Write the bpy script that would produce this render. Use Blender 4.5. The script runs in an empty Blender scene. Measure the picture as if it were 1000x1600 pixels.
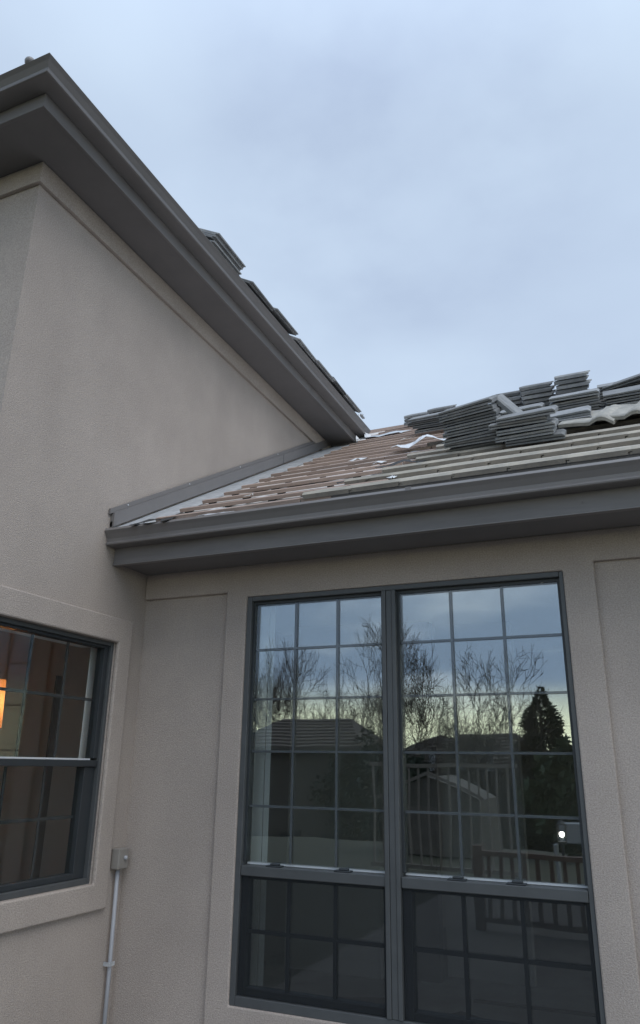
import bpy, bmesh, math, random
from mathutils import Vector, Matrix
R = math.radians
random.seed(11)
sc = bpy.context.scene
C = sc.collection

# ------------------------------------------------------------ camera
CAM = Vector((0, 0, 1.6))
yaw, pit, rol = R(-23.7496), R(18.973), R(0.8355)
fwd = Vector((math.sin(yaw)*math.cos(pit), math.cos(yaw)*math.cos(pit), math.sin(pit)))
rt0 = Vector((math.cos(yaw), -math.sin(yaw), 0)); up0 = rt0.cross(fwd)
rt = rt0*math.cos(rol)+up0*math.sin(rol); up = -rt0*math.sin(rol)+up0*math.cos(rol)
cd = bpy.data.cameras.new('camera'); cam = bpy.data.objects.new('camera', cd); C.objects.link(cam)
cam.matrix_world = Matrix((( rt.x, up.x, -fwd.x, CAM.x), (rt.y, up.y, -fwd.y, CAM.y), (rt.z, up.z, -fwd.z, CAM.z), (0,0,0,1)))
cd.sensor_fit = 'VERTICAL'; cd.sensor_height = 36.0; cd.lens = 1153.88/1600*36.0
cd.clip_start = .05; cd.clip_end = 2000
sc.camera = cam

# ------------------------------------------------------------ sky
SUN_EL, SUN_AZ = R(57), R(122)          # low behind the camera and to its right, behind cloud
w = bpy.data.worlds.new('World'); sc.world = w; w.use_nodes = True
nt = w.node_tree; N = nt.nodes; Lk = nt.links; N.clear()
def nd(t, **k):
    n = N.new(t)
    for a, b in k.items(): setattr(n, a, b)
    return n
def val(nt, a, sock):
    if isinstance(a, (int, float)): sock.default_value = a
    elif isinstance(a, (tuple, list)): sock.default_value = a
    else: nt.links.new(a, sock)
def mth(op, a, b=0.0, c=None, clamp=False):
    n = nd('ShaderNodeMath', operation=op, use_clamp=clamp); val(nt, a, n.inputs[0]); val(nt, b, n.inputs[1])
    if c is not None: val(nt, c, n.inputs[2])
    return n.outputs[0]
def mixc(f, a, b):
    n = nd('ShaderNodeMix', data_type='RGBA'); val(nt, f, n.inputs['Factor']); val(nt, a, n.inputs['A']); val(nt, b, n.inputs['B'])
    return n.outputs['Result']
def sstep(x, a, b):
    n = nd('ShaderNodeMapRange', interpolation_type='SMOOTHSTEP'); val(nt, x, n.inputs[0]); n.inputs[1].default_value = a; n.inputs[2].default_value = b
    return n.outputs[0]
tc = nd('ShaderNodeTexCoord'); sp = nd('ShaderNodeSeparateXYZ'); Lk.new(tc.outputs['Generated'], sp.inputs[0])
dx, dy, dz = sp.outputs
zc = mth('MAXIMUM', dz, 0.0); zd = mth('ADD', zc, .12)
cx = nd('ShaderNodeCombineXYZ'); Lk.new(mth('DIVIDE', dx, zd), cx.inputs[0]); Lk.new(mth('DIVIDE', dy, zd), cx.inputs[1])
def noise(scale, det, off):
    m = nd('ShaderNodeVectorMath', operation='ADD'); Lk.new(cx.outputs[0], m.inputs[0]); m.inputs[1].default_value = off
    n = nd('ShaderNodeTexNoise'); n.inputs['Scale'].default_value = scale; n.inputs['Detail'].default_value = det; n.inputs['Roughness'].default_value = .5
    Lk.new(m.outputs[0], n.inputs['Vector']); return n.outputs[0]
n1 = sstep(noise(1.1, 4, (3.3, 1.7, 0)), .36, .66)
n2 = sstep(noise(3.2, 5, (8.1, 4.2, 0)), .3, .75)
pd = ((620-500)/1153.88*rt-(190-800)/1153.88*up+fwd).normalized()
dpn = nd('ShaderNodeVectorMath', operation='DOT_PRODUCT'); Lk.new(tc.outputs['Generated'], dpn.inputs[0]); dpn.inputs[1].default_value = pd
bank = mth('MULTIPLY', sstep(dpn.outputs['Value'], .955, .998), mth('ADD', .18, mth('MULTIPLY', n2, .5)))
cl = mth('ADD', mth('ADD', mth('MULTIPLY', n1, .50), mth('MULTIPLY', n2, .22)), bank, clamp=True)
cloud = mixc(cl, (.65, .79, .97, 1), (.49, .60, .79, 1))
cloud = mixc(sstep(dz, .5, .1), cloud, mixc(.25, (.66, .80, .94, 1), cloud))       # paler, smoother towards the horizon
# the sunset side: brighter cloud deck, gap of pale yellow light under it
dots = mth('ADD', mth('MULTIPLY', dx, math.sin(SUN_AZ)), mth('MULTIPLY', dy, math.cos(SUN_AZ)))
west = sstep(dots, -.3, .9)
streak = sstep(noise(.55, 4, (1.2, 7.7, 0)), .46, .62)
bk = mixc(streak, (.50, .66, .90, 1), (1.15, 1.3, 1.45, 1))
bk = mixc(sstep(dz, .16, .34), bk, (.55, .71, .95, 1))
bk = mixc(sstep(dz, .112, .045), bk, (2.0, 2.05, 1.45, 1))
cloud = mixc(sstep(dy, .1, -.35), cloud, bk)
br = mth('ADD', mth('ADD', 1.0, mth('MULTIPLY', west, .1)), mth('MULTIPLY', sstep(dz, .70, 1.0), .7))
sky = nd('ShaderNodeTexSky', sky_type='NISHITA', sun_disc=False, sun_elevation=SUN_EL, sun_rotation=SUN_AZ)
b1 = nd('ShaderNodeBackground'); Lk.new(sky.outputs[0], b1.inputs[0]); b1.inputs[1].default_value = .07
b2 = nd('ShaderNodeBackground'); Lk.new(cloud, b2.inputs[0]); Lk.new(br, b2.inputs[1])
mx = nd('ShaderNodeMixShader'); mx.inputs[0].default_value = .94; Lk.new(b1.outputs[0], mx.inputs[1]); Lk.new(b2.outputs[0], mx.inputs[2])
Lk.new(mx.outputs[0], nd('ShaderNodeOutputWorld').inputs[0])

sl = bpy.data.lights.new('sun', 'SUN'); sl.energy = 1.5; sl.angle = R(50); sl.color = (1, .95, .87)
so = bpy.data.objects.new('sun', sl); C.objects.link(so)
sd = Vector((math.sin(SUN_AZ)*math.cos(SUN_EL), math.cos(SUN_AZ)*math.cos(SUN_EL), math.sin(SUN_EL)))
so.rotation_euler = sd.to_track_quat('Z', 'Y').to_euler(); so.location = sd*40

sc.view_settings.view_transform = 'Standard'; sc.view_settings.look = 'None'
sc.view_settings.exposure = 0.0; sc.view_settings.gamma = 1; sc.view_settings.use_curve_mapping = False
sc.cycles.use_denoising = True
sc.cycles.max_bounces = 10; sc.cycles.transparent_max_bounces = 24; sc.cycles.diffuse_bounces = 5; sc.cycles.glossy_bounces = 5
sc.cycles.sample_clamp_indirect = 6

# ------------------------------------------------------------ materials
def mat(name, col, rough=.7, var=.15, scale=6, bump=0, bscale=200, metal=0, col2=None, spec=.5, objrand=0, stretch=None, bdist=.002):
    m = bpy.data.materials.new(name); m.use_nodes = True; t = m.node_tree; n = t.nodes; bs = n['Principled BSDF']
    bs.inputs['Roughness'].default_value = rough; bs.inputs['Metallic'].default_value = metal
    bs.inputs['Specular IOR Level'].default_value = spec
    tc = n.new('ShaderNodeTexCoord'); src = tc.outputs['Object']
    if stretch:
        mp = n.new('ShaderNodeMapping'); mp.inputs['Scale'].default_value = stretch; t.links.new(src, mp.inputs[0]); src = mp.outputs[0]
    no = n.new('ShaderNodeTexNoise'); no.inputs['Scale'].default_value = scale; no.inputs['Detail'].default_value = 6; no.inputs['Roughness'].default_value = .65
    t.links.new(src, no.inputs['Vector'])
    mr = n.new('ShaderNodeMapRange'); mr.inputs[1].default_value = .3; mr.inputs[2].default_value = .7; t.links.new(no.outputs[0], mr.inputs[0])
    mi = n.new('ShaderNodeMix'); mi.data_type = 'RGBA'; t.links.new(mr.outputs[0], mi.inputs['Factor'])
    c2 = col2 or tuple(c*(1-var) for c in col)
    c1 = col if col2 else tuple(c*(1+var) for c in col)
    mi.inputs['A'].default_value = (*c1, 1); mi.inputs['B'].default_value = (*c2, 1)
    out = mi.outputs['Result']
    if objrand:
        oi = n.new('ShaderNodeObjectInfo'); r2 = n.new('ShaderNodeMapRange'); r2.inputs[3].default_value = 1-objrand; r2.inputs[4].default_value = 1+objrand
        t.links.new(oi.outputs['Random'], r2.inputs[0])
        hv = n.new('ShaderNodeHueSaturation'); t.links.new(r2.outputs[0], hv.inputs['Value']); t.links.new(out, hv.inputs['Color']); out = hv.outputs[0]
    t.links.new(out, bs.inputs['Base Color'])
    if bump:
        nb = n.new('ShaderNodeTexNoise'); nb.inputs['Scale'].default_value = bscale; nb.inputs['Detail'].default_value = 4
        t.links.new(tc.outputs['Object'], nb.inputs['Vector'])
        bp = n.new('ShaderNodeBump'); bp.inputs['Strength'].default_value = bump; bp.inputs['Distance'].default_value = bdist
        t.links.new(nb.outputs[0], bp.inputs['Height']); t.links.new(bp.outputs[0], bs.inputs['Normal'])
    return m

def stucco_mat():
    m = mat('stucco', (.405, .352, .318), .93, .11, .9, .9, 170, spec=.2, bdist=.004)
    t = m.node_tree; n = t.nodes; bs = n['Principled BSDF']
    old = bs.inputs['Base Color'].links[0].from_socket
    tc = n.new('ShaderNodeTexCoord'); mp = n.new('ShaderNodeMapping'); mp.inputs['Scale'].default_value = (2.5, 2.5, .8); t.links.new(tc.outputs['Object'], mp.inputs[0])
    no = n.new('ShaderNodeTexNoise'); no.inputs['Scale'].default_value = 1.2; no.inputs['Detail'].default_value = 5; t.links.new(mp.outputs[0], no.inputs['Vector'])
    g = n.new('ShaderNodeTexNoise'); g.inputs['Scale'].default_value = 140; g.inputs['Detail'].default_value = 2; t.links.new(tc.outputs['Object'], g.inputs['Vector'])
    a = n.new('ShaderNodeMapRange'); a.inputs[1].default_value = .3; a.inputs[2].default_value = .7; a.inputs[3].default_value = .96; a.inputs[4].default_value = 1.04; t.links.new(no.outputs[0], a.inputs[0])
    b = n.new('ShaderNodeMapRange'); b.inputs[1].default_value = .3; b.inputs[2].default_value = .7; b.inputs[3].default_value = .84; b.inputs[4].default_value = 1.16; t.links.new(g.outputs[0], b.inputs[0])
    mu = n.new('ShaderNodeMath'); mu.operation = 'MULTIPLY'; t.links.new(a.outputs[0], mu.inputs[0]); t.links.new(b.outputs[0], mu.inputs[1])
    hv = n.new('ShaderNodeHueSaturation'); t.links.new(old, hv.inputs['Color']); t.links.new(mu.outputs[0], hv.inputs['Value']); t.links.new(hv.outputs[0], bs.inputs['Base Color'])
    return m
M = {}
M['stucco'] = stucco_mat()
M['trim'] = mat('painted_metal_trim', (.180, .168, .166), .42, .07, 3, .12, 60)
M['fascia'] = mat('painted_fascia', (.180, .169, .168), .6, .2, 2.2, .15, 90, stretch=(.6, .6, 4))
M['soffit'] = mat('painted_soffit', (.17, .16, .16), .8, .08, 3)
M['frame'] = mat('window_frame', (.075, .080, .084), .45, .12, 5)
M['frame2'] = mat('window_frame_dark', (.030, .035, .04), .5, .12, 5)
M['muntin'] = mat('window_grille', (.085, .095, .105), .5, .05)
M['tile'] = mat('concrete_tile', (.285, .252, .218), .6, .3, 9, .5, 120, objrand=.16, col2=(.18, .160, .142))
M['tile_top'] = mat('concrete_tile_top', (.45, .405, .34), .6, .3, 7, .4, 120, objrand=.12, col2=(.30, .285, .25))
M['tile_stack'] = mat('concrete_tile_loose', (.27, .275, .282), .85, .35, 9, .5, 120, objrand=.42, col2=(.16, .167, .175))
M['tile_pale'] = mat('concrete_tile_back', (.42, .40, .36), .85, .3, 9, .5, 120, objrand=.1, col2=(.2, .195, .18))
M['batten'] = mat('batten_wood', (.44, .33, .28), .8, .3, 3, .3, 80, objrand=.22, stretch=(.3, 6, 6), col2=(.27, .205, .175))
M['felt'] = mat('roof_underlayment', (.74, .72, .70), .7, .2, 4, .3, 20, col2=(.45, .41, .38))
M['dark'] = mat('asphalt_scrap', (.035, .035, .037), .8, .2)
M['galv'] = mat('galvanised_metal', (.66, .69, .72), .42, .25, 14, .25, 25, metal=.25, col2=(.36, .38, .41))
M['foil'] = mat('crumpled_sheet', (.66, .67, .70), .4, .1, 20, .6, 30, metal=.2)
M['white'] = mat('white_paint', (.62, .64, .67), .6, .05)
M['chest'] = mat('grey_chest', (.24, .25, .26), .6, .08)
M['blind'] = mat('white_casing', (.82, .84, .86), .6, .05)
M['inwall'] = mat('interior_plaster', (.60, .57, .53), .9, .1, .8)
M['inwall2'] = mat('interior_dark_panel', (.10, .095, .08), .8, .2, 1.5)
M['infloor'] = mat('interior_floor', (.50, .48, .46), .6, .5, 2.2, col2=(.24, .22, .20))
M['card'] = mat('cardboard', (.10, .07, .05), .8, .2)
M['pvc'] = mat('grey_conduit', (.36, .37, .40), .5, .06)
M['box'] = mat('painted_box', (.26, .24, .22), .6, .08)
M['concrete'] = mat('patio_concrete', (.15, .14, .13), .85, .18, 2, .3, 60)
M['grass'] = mat('winter_lawn', (.055, .05, .032), .95, .3, 3, .8, 30, col2=(.035, .036, .02))
M['bark'] = mat('bark', (.075, .06, .05), .9, .25, 12, .6, 30)
M['twig'] = mat('twig', (.07, .055, .045), .9, .2)
M['needle'] = mat('conifer_needles', (.035, .05, .03), .8, .4, 2, col2=(.02, .032, .02))
M['leaf'] = mat('shrub_leaves', (.05, .075, .035), .7, .3, 3)
M['fence'] = mat('weathered_wood', (.20, .17, .145), .85, .25, 3, .3, 60, objrand=.15)
M['redwood'] = mat('stained_wood', (.09, .05, .038), .8, .25, 3)
M['siding'] = mat('neighbour_siding', (.095, .082, .068), .85, .15, 2)
M['shingle'] = mat('neighbour_shingles', (.12, .10, .085), .9, .25, 3)
M['black'] = mat('black_metal', (.02, .02, .022), .5, .1)

def emis(name, col, s):
    m = bpy.data.materials.new(name); m.use_nodes = True; n = m.node_tree.nodes
    n['Principled BSDF'].inputs['Emission Color'].default_value = (*col, 1); n['Principled BSDF'].inputs['Emission Strength'].default_value = s
    n['Principled BSDF'].inputs['Base Color'].default_value = (*col, 1); return m
M['lamp'] = emis('warm_lamp_shade', (1, .36, .07), .3)
def shade_mat():
    m = M['lamp']; t = m.node_tree; n = t.nodes; b = n['Principled BSDF']; tl = n.new('ShaderNodeBsdfTranslucent'); tl.inputs[0].default_value = (.85, .42, .14, 1)
    mi = n.new('ShaderNodeMixShader'); mi.inputs[0].default_value = .5; o = n['Material Output']
    t.links.new(b.outputs[0], mi.inputs[1]); t.links.new(tl.outputs[0], mi.inputs[2]); t.links.new(mi.outputs[0], o.inputs[0])
shade_mat()
M['bulb'] = emis('lantern_bulb', (1, .93, .8), 30)

def glass_mat(name, base, gain, tint):
    m = bpy.data.materials.new(name); m.use_nodes = True; t = m.node_tree; n = t.nodes; n.clear()
    ge = n.new('ShaderNodeNewGeometry'); dp = n.new('ShaderNodeVectorMath'); dp.operation = 'DOT_PRODUCT'
    t.links.new(ge.outputs['Normal'], dp.inputs[0]); t.links.new(ge.outputs['Incoming'], dp.inputs[1])
    ab = n.new('ShaderNodeMath'); ab.operation = 'ABSOLUTE'; t.links.new(dp.outputs['Value'], ab.inputs[0])
    om = n.new('ShaderNodeMath'); om.operation = 'SUBTRACT'; om.inputs[0].default_value = 1; t.links.new(ab.outputs[0], om.inputs[1])
    fr = n.new('ShaderNodeMath'); fr.operation = 'POWER'; t.links.new(om.outputs[0], fr.inputs[0]); fr.inputs[1].default_value = 5
    ma = n.new('ShaderNodeMath'); ma.operation = 'MULTIPLY_ADD'; ma.use_clamp = True
    t.links.new(fr.outputs[0], ma.inputs[0]); ma.inputs[1].default_value = gain; ma.inputs[2].default_value = base
    tr = n.new('ShaderNodeBsdfTransparent'); tr.inputs[0].default_value = (*tint, 1)
    gl = n.new('ShaderNodeBsdfGlossy'); gl.inputs['Roughness'].default_value = .0; gl.inputs[0].default_value = (.93, .97, 1, 1)
    # faint waviness of the pane
    tc = n.new('ShaderNodeTexCoord'); no = n.new('ShaderNodeTexNoise'); no.inputs['Scale'].default_value = 2.2; no.inputs['Detail'].default_value = 1
    bp = n.new('ShaderNodeBump'); bp.inputs['Strength'].default_value = .25; bp.inputs['Distance'].default_value = .004
    t.links.new(tc.outputs['Object'], no.inputs[0]); t.links.new(no.outputs[0], bp.inputs['Height']); t.links.new(bp.outputs[0], gl.inputs['Normal'])
    mi = n.new('ShaderNodeMixShader'); t.links.new(ma.outputs[0], mi.inputs[0]); t.links.new(tr.outputs[0], mi.inputs[1]); t.links.new(gl.outputs[0], mi.inputs[2])
    o = n.new('ShaderNodeOutputMaterial'); t.links.new(mi.outputs[0], o.inputs[0]); return m
M['glass'] = glass_mat('coated_glass', .23, .7, (.93, .95, .94))
M['glass_out'] = glass_mat('outer_pane_glass', .04, .9, (.95, .96, .96))
M['glass2'] = glass_mat('clear_glass', .04, .9, (.95, .96, .95))
def screen_mat():
    m = bpy.data.materials.new('insect_screen_mesh'); m.use_nodes = True; t = m.node_tree; n = t.nodes; n.clear()
    tr = n.new('ShaderNodeBsdfTransparent'); df = n.new('ShaderNodeBsdfDiffuse'); df.inputs[0].default_value = (.032, .035, .038, 1)
    mi = n.new('ShaderNodeMixShader'); mi.inputs[0].default_value = .32
    t.links.new(tr.outputs[0], mi.inputs[1]); t.links.new(df.outputs[0], mi.inputs[2])
    o = n.new('ShaderNodeOutputMaterial'); t.links.new(mi.outputs[0], o.inputs[0]); return m
M['screen'] = screen_mat()

# ------------------------------------------------------------ helpers
def link(name, me, parent=None, loc=None):
    o = bpy.data.objects.new(name, me); C.objects.link(o)
    if parent: o.parent = parent
    if loc is not None: o.location = loc
    return o
def obj(name, bm, m, parent=None, bevel=0, smooth=False):
    me = bpy.data.meshes.new(name)
    bmesh.ops.recalc_face_normals(bm, faces=bm.faces)
    bm.to_mesh(me); bm.free()
    ms = m if isinstance(m, (list, tuple)) else [m]
    for k in ms: me.materials.append(M[k])
    if smooth:
        for p in me.polygons: p.use_smooth = True
    o = link(name, me, parent)
    if bevel:
        b = o.modifiers.new('bevel', 'BEVEL'); b.width = bevel; b.segments = 2; b.limit_method = 'ANGLE'; b.angle_limit = R(40)
    return o
def tag(o, label=None, cat=None, group=None, kind=None):
    if label: o['label'] = label
    if cat: o['category'] = cat
    if group: o['group'] = group
    if kind: o['kind'] = kind
    return o
def empty(name, loc=(0, 0, 0)):
    o = bpy.data.objects.new(name, None); C.objects.link(o); o.location = loc; o.empty_display_size = .2; return o
def box(bm, x0, x1, y0, y1, z0, z1, mi=0):
    v = [bm.verts.new(p) for p in ((x0,y0,z0),(x1,y0,z0),(x1,y1,z0),(x0,y1,z0),(x0,y0,z1),(x1,y0,z1),(x1,y1,z1),(x0,y1,z1))]
    for f in ((0,3,2,1),(4,5,6,7),(0,1,5,4),(1,2,6,5),(2,3,7,6),(3,0,4,7)):
        bm.faces.new([v[i] for i in f]).material_index = mi
    return v
def B(name, m, parent, *boxes, bevel=0):
    bm = bmesh.new()
    for b in boxes: box(bm, *b)
    return obj(name, bm, m, parent, bevel)
def slab(us, vs, filled, d0, d1, axis, sign=1):
    """one-skin slab over a grid with cells left out. axis 'y': u=x, v=z; axis 'x': u=y, v=z; d0/d1 the two depths"""
    bm = bmesh.new(); cache = {}
    def V(i, j, k):
        if (i, j, k) not in cache:
            d = (d0, d1)[k]; cache[(i, j, k)] = bm.verts.new((us[i], d, vs[j]) if axis == 'y' else (d, us[i], vs[j]))
        return cache[(i, j, k)]
    nu, nv = len(us)-1, len(vs)-1
    F = lambda i, j: 0 <= i < nu and 0 <= j < nv and filled(i, j)
    for i in range(nu):
        for j in range(nv):
            if not F(i, j): continue
            for k in (0, 1): bm.faces.new([V(i,j,k), V(i+1,j,k), V(i+1,j+1,k), V(i,j+1,k)])
            if not F(i-1, j): bm.faces.new([V(i,j,0), V(i,j+1,0), V(i,j+1,1), V(i,j,1)])
            if not F(i+1, j): bm.faces.new([V(i+1,j,0), V(i+1,j+1,0), V(i+1,j+1,1), V(i+1,j,1)])
            if not F(i, j-1): bm.faces.new([V(i,j,0), V(i+1,j,0), V(i+1,j,1), V(i,j,1)])
            if not F(i, j+1): bm.faces.new([V(i,j+1,0), V(i+1,j+1,0), V(i+1,j+1,1), V(i,j+1,1)])
    return bm
def sweep(path, prof, closed=True):
    """path: list of (x,y); prof: (outward offset, z). outward = right-hand side of travel. mitred"""
    bm = bmesh.new(); P = [Vector(p) for p in path]; rings = []
    nr = lambda a, b: Vector(((b-a).y, -(b-a).x)).normalized()
    for i, p in enumerate(P):
        if i == 0: n = nr(P[0], P[1])
        elif i == len(P)-1: n = nr(P[-2], P[-1])
        else:
            a, b = nr(P[i-1], p), nr(p, P[i+1]); n = (a+b)/(1+a.dot(b))
        rings.append([bm.verts.new((p.x+n.x*o, p.y+n.y*o, z)) for o, z in prof])
    k = len(prof)
    for a, b in zip(rings[:-1], rings[1:]):
        for i in range(k if closed else k-1):
            j = (i+1) % k; bm.faces.new([a[i], a[j], b[j], b[i]])
    if closed:
        bm.faces.new(rings[0]); bm.faces.new(rings[-1][::-1])
    return bm
def tube(bm, pts, rad, seg=6, cap=True):
    rings = []
    for i, p in enumerate(pts):
        p = Vector(p); a = Vector(pts[max(i-1, 0)]); b = Vector(pts[min(i+1, len(pts)-1)])
        d = (b-a).normalized(); u = d.orthogonal().normalized(); v = d.cross(u)
        r = rad[i] if isinstance(rad, (list, tuple)) else rad
        rings.append([bm.verts.new(p+(u*math.cos(t)+v*math.sin(t))*r) for t in (2*math.pi*k/seg for k in range(seg))])
    for a, b in zip(rings[:-1], rings[1:]):
        for i in range(seg): bm.faces.new([a[i], a[(i+1) % seg], b[(i+1) % seg], b[i]])
    if cap: bm.faces.new(rings[0]); bm.faces.new(rings[-1])
def prism(bm, poly, vec):
    a = [bm.verts.new(p) for p in poly]; b = [bm.verts.new(Vector(p)+Vector(vec)) for p in poly]; n = len(a)
    bm.faces.new(a); bm.faces.new(b[::-1])
    for i in range(n): bm.faces.new([a[i], a[(i+1) % n], b[(i+1) % n], b[i]])

# ------------------------------------------------------------ ground
def gh(x, y):
    t = min(max((-y-9)/16, 0), 1); t = t*t*(3-2*t)
    return -3.0*t
bm = bmesh.new()
xs = [-1200, -400, -120, -60]+[-50+5*i for i in range(21)]+[60, 120, 400, 1200]
ys = [-1200, -400, -120, -60]+[-50+3*i for i in range(30)]+[60, 120, 400, 1200]
g = [[bm.verts.new((x, y, gh(x, y)-.02)) for y in ys] for x in xs]
for i in range(len(xs)-1):
    for j in range(len(ys)-1): bm.faces.new([g[i][j], g[i+1][j], g[i+1][j+1], g[i][j+1]])
tag(obj('lawn', bm, 'grass', smooth=True), kind='structure')
bm = bmesh.new(); box(bm, -2.9, 5.0, -4.5, 3.83, -.15, .0); tag(obj('patio', bm, 'concrete', bevel=.01), kind='structure')

# ------------------------------------------------------------ the house
XL, YB, YC = -2.918, 3.84, 2.50
house = empty('house', (XL, YB, 0))
tag(house, 'taupe stucco house with grey trim, its lower tile roof half stripped for repair', 'house')
def part(name, bm, m, bevel=0, smooth=False):
    o = obj(name, bm, m, None, bevel, smooth); o.parent = house; o.matrix_parent_inverse = house.matrix_world.inverted(); return o
house_inv = Matrix.Translation((-XL, -YB, 0))
def part(name, bm, m, bevel=0, smooth=False):
    bmesh.ops.translate(bm, verts=bm.verts, vec=(-XL, -YB, 0)); return obj(name, bm, m, house, bevel, smooth)
OFF = Vector((-XL, -YB, 0))
def sub(name, bm, m, parent, bevel=0, smooth=False):       # parts live in house space, so do their children
    bmesh.ops.translate(bm, verts=bm.verts, vec=OFF); return obj(name, bm, m, parent, bevel, smooth)
def S(name, m, parent, *boxes, bevel=0):
    bm = bmesh.new()
    for b in boxes: box(bm, *b)
    return sub(name, bm, m, parent, bevel)
XR = 4.5
WX0, WX1, WZ0, WZ1 = -2.165, -.335, .435, 2.56        # big window opening
YR = YB+.028                                           # recessed panel plane
# back wall: recessed field, with the raised surround on it
us = [XL-.14, WX0, WX1, XR]; vs = [-.1, WZ0, WZ1, 2.76]
part('wall', slab(us, vs, lambda i, j: not (i == 1 and j == 1), YR, YB+.18, 'y'), 'stucco')
us = [XL+.004, -2.304, WX0, WX1, -.184, XR]; vs = [-.1, WZ0, WZ1, 2.595, 2.757]
part('wall_surround', slab(us, vs, lambda i, j: j == 3 or (i in (1, 3)) or (i == 2 and j != 1), YB, YR-.002, 'y'), 'stucco', bevel=.007)
# left wing walls
LY0, LY1, LZ0, LZ1 = 2.64, 3.60, .975, 2.285
us = [YC+.06, LY0, LY1, 9.0]; vs = [-.1, LZ0, LZ1, 4.93]
part('wall', slab(us, vs, lambda i, j: not (i == 1 and j == 1), XL, XL-.122, 'x'), 'stucco')
us = [YC-.02, LY0, LY1, 3.722]; vs = [.84, LZ0, LZ1, 2.43]
part('window_surround', slab(us, vs, lambda i, j: not (i == 1 and j == 1), XL+.028, XL+.002, 'x'), 'stucco', bevel=.008)
part('wall', slab([-8.5, XL], [-.1, 4.93], lambda i, j: True, YC, YC+.0599, 'y'), 'stucco')
# frieze band under the upper soffit
part('frieze', sweep([(XL, 9.0), (XL, YC), (-8.5, YC)], [(.001, 4.785), (.026, 4.785), (.026, 4.927), (.001, 4.927)][::-1] and [(-.001, 4.785), (-.026, 4.785), (-.026, 4.927), (-.001, 4.927)]), 'stucco', bevel=.004)

# ---- windows
def glass_pane(parent, bx, m='glass'):
    return S('glass_pane', m, parent, bx)
def big_window():
    w = S('window_frame', 'frame', house,
          (WX0, WX0+.032, YB+.012, YB+.12, WZ0, WZ1), (WX1-.022, WX1, YB+.012, YB+.12, WZ0, WZ1),
          (WX0+.033, WX1-.023, YB+.012, YB+.12, WZ1-.028, WZ1), (WX0+.033, WX1-.023, YB+.012, YB+.12, WZ0, WZ0+.045), bevel=.003)
    tag(w, 'slate grey frame of the tall two part picture window')
    S('mullion', 'frame', w, (-1.312, -1.288, YB+.004, YB+.115, WZ0+.046, WZ1-.029), (-1.287, -1.255, YB+.009, YB+.115, WZ0+.046, WZ1-.029), (-1.254, -1.232, YB+.004, YB+.115, WZ0+.046, WZ1-.029), bevel=.003)
    for k, (a, b, mv) in enumerate(((WX0+.034, -1.313, (-1.86, -1.597)), (-1.231, WX1-.024, (-.936, -.660)))):
        S('meeting_rail', 'frame', w, (a, b, YB+.014, YB+.085, 1.038, 1.088), bevel=.004)
        S('sill_strip', 'white', w, (a+.004, b-.004, YB+.078, YB+.11, 1.090, 1.099))
        # upper sash edges
        S('sash', 'frame2', w, (a, a+.012, YB+.04, YB+.085, 1.105, WZ1-.03), (b-.012, b, YB+.04, YB+.085, 1.105, WZ1-.03), (a+.0125, b-.0125, YB+.04, YB+.085, WZ1-.045, WZ1-.03))
        glass_pane(w, (a+.012, b-.012, YB+.050, YB+.053, 1.105, WZ1-.046), 'glass_out'); glass_pane(w, (a+.012, b-.012, YB+.072, YB+.075, 1.105, WZ1-.046))
        for x in mv:
            S('muntin', 'muntin', w, (x-.0068, x+.0068, YB+.058, YB+.066, 1.106, WZ1-.047))
        for z in (2.245, 1.96, 1.673, 1.385):
            xx = [a+.013, mv[0]-.0073, mv[0]+.0073, mv[1]-.0073, mv[1]+.0073, b-.013]
            S('muntin', 'muntin', w, *[(xx[i], xx[i+1], YB+.058, YB+.066, z-.006, z+.006) for i in (0, 2, 4)])
        # sash locks
        for x in ((mv[0]-.08, mv[1]+.05) if k == 0 else (mv[0]-.02, mv[1]-.015)):
            bm = bmesh.new(); box(bm, x-.045, x+.045, YB+.016, YB+.06, 1.0885, 1.096); box(bm, x-.02, x+.03, YB+.02, YB+.05, 1.0965, 1.106)
            sub('sash_lock', bm, 'frame2', w, bevel=.003)
        # lower sash set back behind an insect screen
        t = .036 if k == 0 else .046
        S('lower_sash', 'frame2', w, (a, a+t, YB+.035, YB+.10, WZ0+.046, 1.037), (b-.018, b, YB+.035, YB+.10, WZ0+.046, 1.037),
          (a+t+.0005, b-.0185, YB+.035, YB+.10, WZ0+.046, WZ0+.08), (a+t+.0005, b-.0185, YB+.035, YB+.10, 1.022, 1.037), bevel=.003)
        glass_pane(w, (a+t, b-.018, YB+.066, YB+.071, WZ0+.081, 1.021))
        for x in mv: S('muntin', 'frame2', w, (x-.009, x+.009, YB+.052, YB+.06, WZ0+.082, 1.02))
        xx = [a+t, mv[0]-.0095, mv[0]+.0095, mv[1]-.0095, mv[1]+.0095, b-.019]
        S('muntin', 'frame2', w, *[(xx[i], xx[i+1], YB+.052, YB+.06, .763, .781) for i in (0, 2, 4)])
        S('insect_screen', 'screen', w, (a+.006, b-.006, YB+.024, YB+.0255, WZ0+.05, 1.034))
    return w
big_window()
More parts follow.
